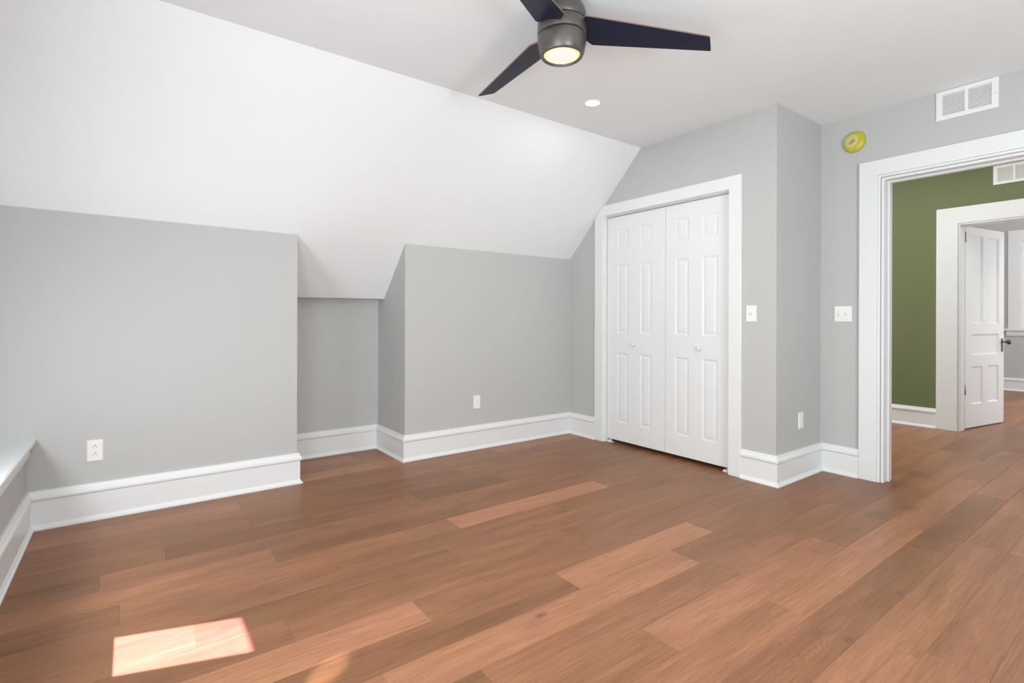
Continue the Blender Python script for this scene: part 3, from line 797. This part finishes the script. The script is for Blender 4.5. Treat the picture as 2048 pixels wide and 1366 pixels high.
# ------------------------------------------------------------------ vents
def vent(name, label, X, y0, y1, z0, z1):
    """wall grille facing -X; y0 = image-left (larger Y)"""
    t = thing(name, label, 'vent', (X, (y0+y1)/2, z0))
    cy = (y0+y1)/2; W = y0-y1; H = z1-z0
    bm = bmesh.new(); T = .008; fr = .028
    hw = W/2; iw = hw-fr-.018
    # frame with two openings as strips
    my = .008
    f0, f1 = -T, 0
    for a, b, c, d in ((-hw, -hw+fr+.002, 0, H), (hw-fr-.002, hw, 0, H), (-hw+fr+.002, hw-fr-.002, 0, fr*.85), (-hw+fr+.002, hw-fr-.002, H-fr*.85, H), (-my, my, fr*.85, H-fr*.85)):
        box(bm, f0, f1, a, b, c, d)
    link_mesh('frame', bm, METALW, parent=t)
    bm = bmesh.new(); box(bm, -.0015, -.0005, -hw+.03, hw-.03, .02, H-.02)
    link_mesh('duct_backing', bm, VENTDARK, parent=t)
    zz0, zz1 = fr*.85, H-fr*.85
    n = 12
    for s in (0, 1):
        bm = bmesh.new()
        a, b = ((my, hw-fr-.002), (-hw+fr+.002, -my))[s]
        for i in range(n):
            zc = zz0+(zz1-zz0)*(i+.5)/n; p = (zz1-zz0)/n
            prism(bm, [(-.0075, zc-p*.42), (-.0063, zc-p*.46), (-.0015, zc+p*.34), (-.0027, zc+p*.42)], a, b, 'Y')
        link_mesh('louvres', bm, METALW, parent=t)
    for yy in (-hw+.012, hw-.012):
        bm = bmesh.new()
        lathe(bm, [(0, -.0025), (.0035, -.002), (.0042, 0), (0, 0)], 16, 'X', (-T, yy, H*.48))
        link_mesh('screw', bm, METALW, parent=t)
    return t
vent('air_vent', 'white metal air return grille high on the grey wall above the doorway', XD, 1.0, .713, 2.322, 2.499)
vent('air_vent', 'white metal air grille on the green hall wall above the far doorway', XG, 1.185, .898, 2.352, 2.528)

# ------------------------------------------------------------------ alarm with yellow cover
t = thing('smoke_alarm', 'round yellow-covered alarm on the grey wall left of the doorway', 'smoke alarm', (XD, 1.453, 2.318))
Rz = .073
bm = bmesh.new()
lathe(bm, [(0, .030), (.035, .030), (.055, .026), (.068, .018), (Rz, .008), (Rz, 0), (0, 0)], 64)
for v in bm.verts:
    x, y, z = v.co
    s = 1+.09*max(0, math.cos(math.atan2(y, x)-math.radians(38)))**2
    v.co = Vector((-z, -x*s*.92, y*s*.98))
link_mesh('cover', bm, YELLOW, parent=t, smooth=True)
bm = bmesh.new()
lathe(bm, [(0, .0335), (.030, .0335), (.046, .029), (.050, .024), (0, .024)], 48)
for v in bm.verts:
    x, y, z = v.co; v.co = Vector((-z, -(x-.010)*.95, y+.006))
link_mesh('label_disc', bm, PALEY, parent=t, smooth=True)
bm = bmesh.new()
ca, sa = math.cos(math.radians(42)), math.sin(math.radians(42))
for k, (off, ln) in enumerate(((-.004, .045), (.002, .030), (-.010, .020), (-.016, .035))):
    for s in (-1, 1):
        pass
    p0 = Vector((0, ca*ln/2, -sa*ln/2)); n_ = Vector((0, sa, ca)); c0 = Vector((-.0341, .006, .004))+n_*off
    wv = n_*(.0012 if k else .0022)
    vs = [bm.verts.new(c0+q) for q in (p0-wv, -p0-wv, -p0+wv, p0+wv)]; vv = [bm.verts.new(v.co+Vector((.001, 0, 0))) for v in vs]
    bm.faces.new(vs); bm.faces.new(vv[::-1])
    for i in range(4): bm.faces.new((vs[i], vs[(i+1) % 4], vv[(i+1) % 4], vv[i]))
link_mesh('printed_marks', bm, INK, parent=t)

# ------------------------------------------------------------------ outlets and switches
def plate_geo(W, H, T=.006):
    bm = bmesh.new()
    e = .003
    lo = [bm.verts.new(p) for p in ((-W/2, 0, -H/2), (W/2, 0, -H/2), (W/2, 0, H/2), (-W/2, 0, H/2))]
    m1 = [bm.verts.new(p) for p in ((-W/2, -T*.5, -H/2), (W/2, -T*.5, -H/2), (W/2, -T*.5, H/2), (-W/2, -T*.5, H/2))]
    hi = [bm.verts.new(p) for p in ((-W/2+e, -T, -H/2+e), (W/2-e, -T, -H/2+e), (W/2-e, -T, H/2-e), (-W/2+e, -T, H/2-e))]
    for a, b in ((lo, m1), (m1, hi)):
        for i in range(4): bm.faces.new((a[i], a[(i+1) % 4], b[(i+1) % 4], b[i]))
    bm.faces.new(hi); bm.faces.new(lo[::-1])
    return bm
def place(t, face):
    t.rotation_euler = (0, 0, {'-Y': 0, '-X': -PI/2}[face])
def outlet(label, loc, face, W=.070, H=.114):
    t = thing('wall_outlet', label, 'outlet', loc); place(t, face)
    link_mesh('cover_plate', plate_geo(W, H), PLASTIC, parent=t)
    for z in (.0195, -.0195):
        bm = bmesh.new()
        # rounded receptacle face
        pts = []
        for i in range(32):
            a = 2*PI*i/32; pts.append((max(-.0165, min(.0165, .0185*math.cos(a))), z+max(-.0138, min(.0138, .0170*math.sin(a)))))
        prism(bm, pts, -.0078, -.0055, 'Y')
        r = link_mesh('receptacle', bm, PLASTIC, parent=t)
        bm = bmesh.new()
        box(bm, -.0075, -.0055, -.0081, -.0070, z-.006, z+.003); box(bm, .0055, .0072, -.0081, -.0070, z-.0055, z+.0025)
        lathe(bm, [(0, -.0004), (.0026, -.0004), (.0026, .0006), (0, .0006)], 16, 'Y', (0, -.0078, z+.0085))
        link_mesh('slots', bm, SLOT, parent=r)
    bm = bmesh.new(); lathe(bm, [(0, -.0012), (.003, -.0008), (.0035, 0), (0, 0)], 16, 'Y', (0, -.006, 0))
    link_mesh('screw', bm, PLASTIC, parent=t)
    return t
def blank(label, loc, face, W=.066, H=.112, slot=True):
    t = thing('wall_plate', label, 'wall plate', loc); place(t, face)
    link_mesh('cover_plate', plate_geo(W, H), PLASTIC, parent=t)
    bm = bmesh.new(); box(bm, -.0165, .0165, -.0075, -.005, -.034, .034)
    r = link_mesh('insert', bm, PLASTIC, parent=t, bevel=.001)
    if slot:
        bm = bmesh.new(); box(bm, -.001, .0012, -.0079, -.0072, -.012, .016)
        link_mesh('slot', bm, STEEL, parent=r)
    return t
def switch(label, loc, face, W, H, n):
    t = thing('light_switch', label, 'light switch', loc); place(t, face)
    link_mesh('cover_plate', plate_geo(W, H), PLASTIC, parent=t)
    for i in range(n):
        x = (i-(n-1)/2)*.046
        bm = bmesh.new(); prism(bm, [(-.0055, -.012), (-.0075, -.010), (-.017, .004), (-.0155, .008), (-.0055, .010)], x-.005, x+.005, 'X')
        # points are (y,z) along X
        tg = link_mesh('toggle', bm, PLASTIC, parent=t, bevel=.0008)
        for z in (.030, -.030):
            bm = bmesh.new(); lathe(bm, [(0, -.0012), (.0026, -.0008), (.003, 0), (0, 0)], 14, 'Y', (x, -.006, z))
            link_mesh('screw', bm, PLASTIC, parent=t)
    return t
outlet('white double outlet low on the wide grey wall beside the window sill', (-.151, YK1, .371), '-Y')
blank('white wall plate low on the grey knee wall between niche and closet', (2.330, YK2, .390), '-Y')
blank('narrow-looking white wall plate low on the darker return wall by the doorway', (3.725, YC, .391), '-Y', .068, .112, False)
switch('single white light switch on the wall right of the closet doors', (XC, 1.835, 1.128), '-X', .070, .112, 1)
switch('double white light switch beside the doorway casing', (XD, 1.520, 1.129), '-X', .112, .110, 2)
# strike hole in the doorway jamb
bm = bmesh.new(); box(bm, -.012, .012, -.0012, .0, -.03, .03)
o = struct('trim_strike_plate', bm, PLASTIC); o.location = (XD+.030, HY1-JT, .89)
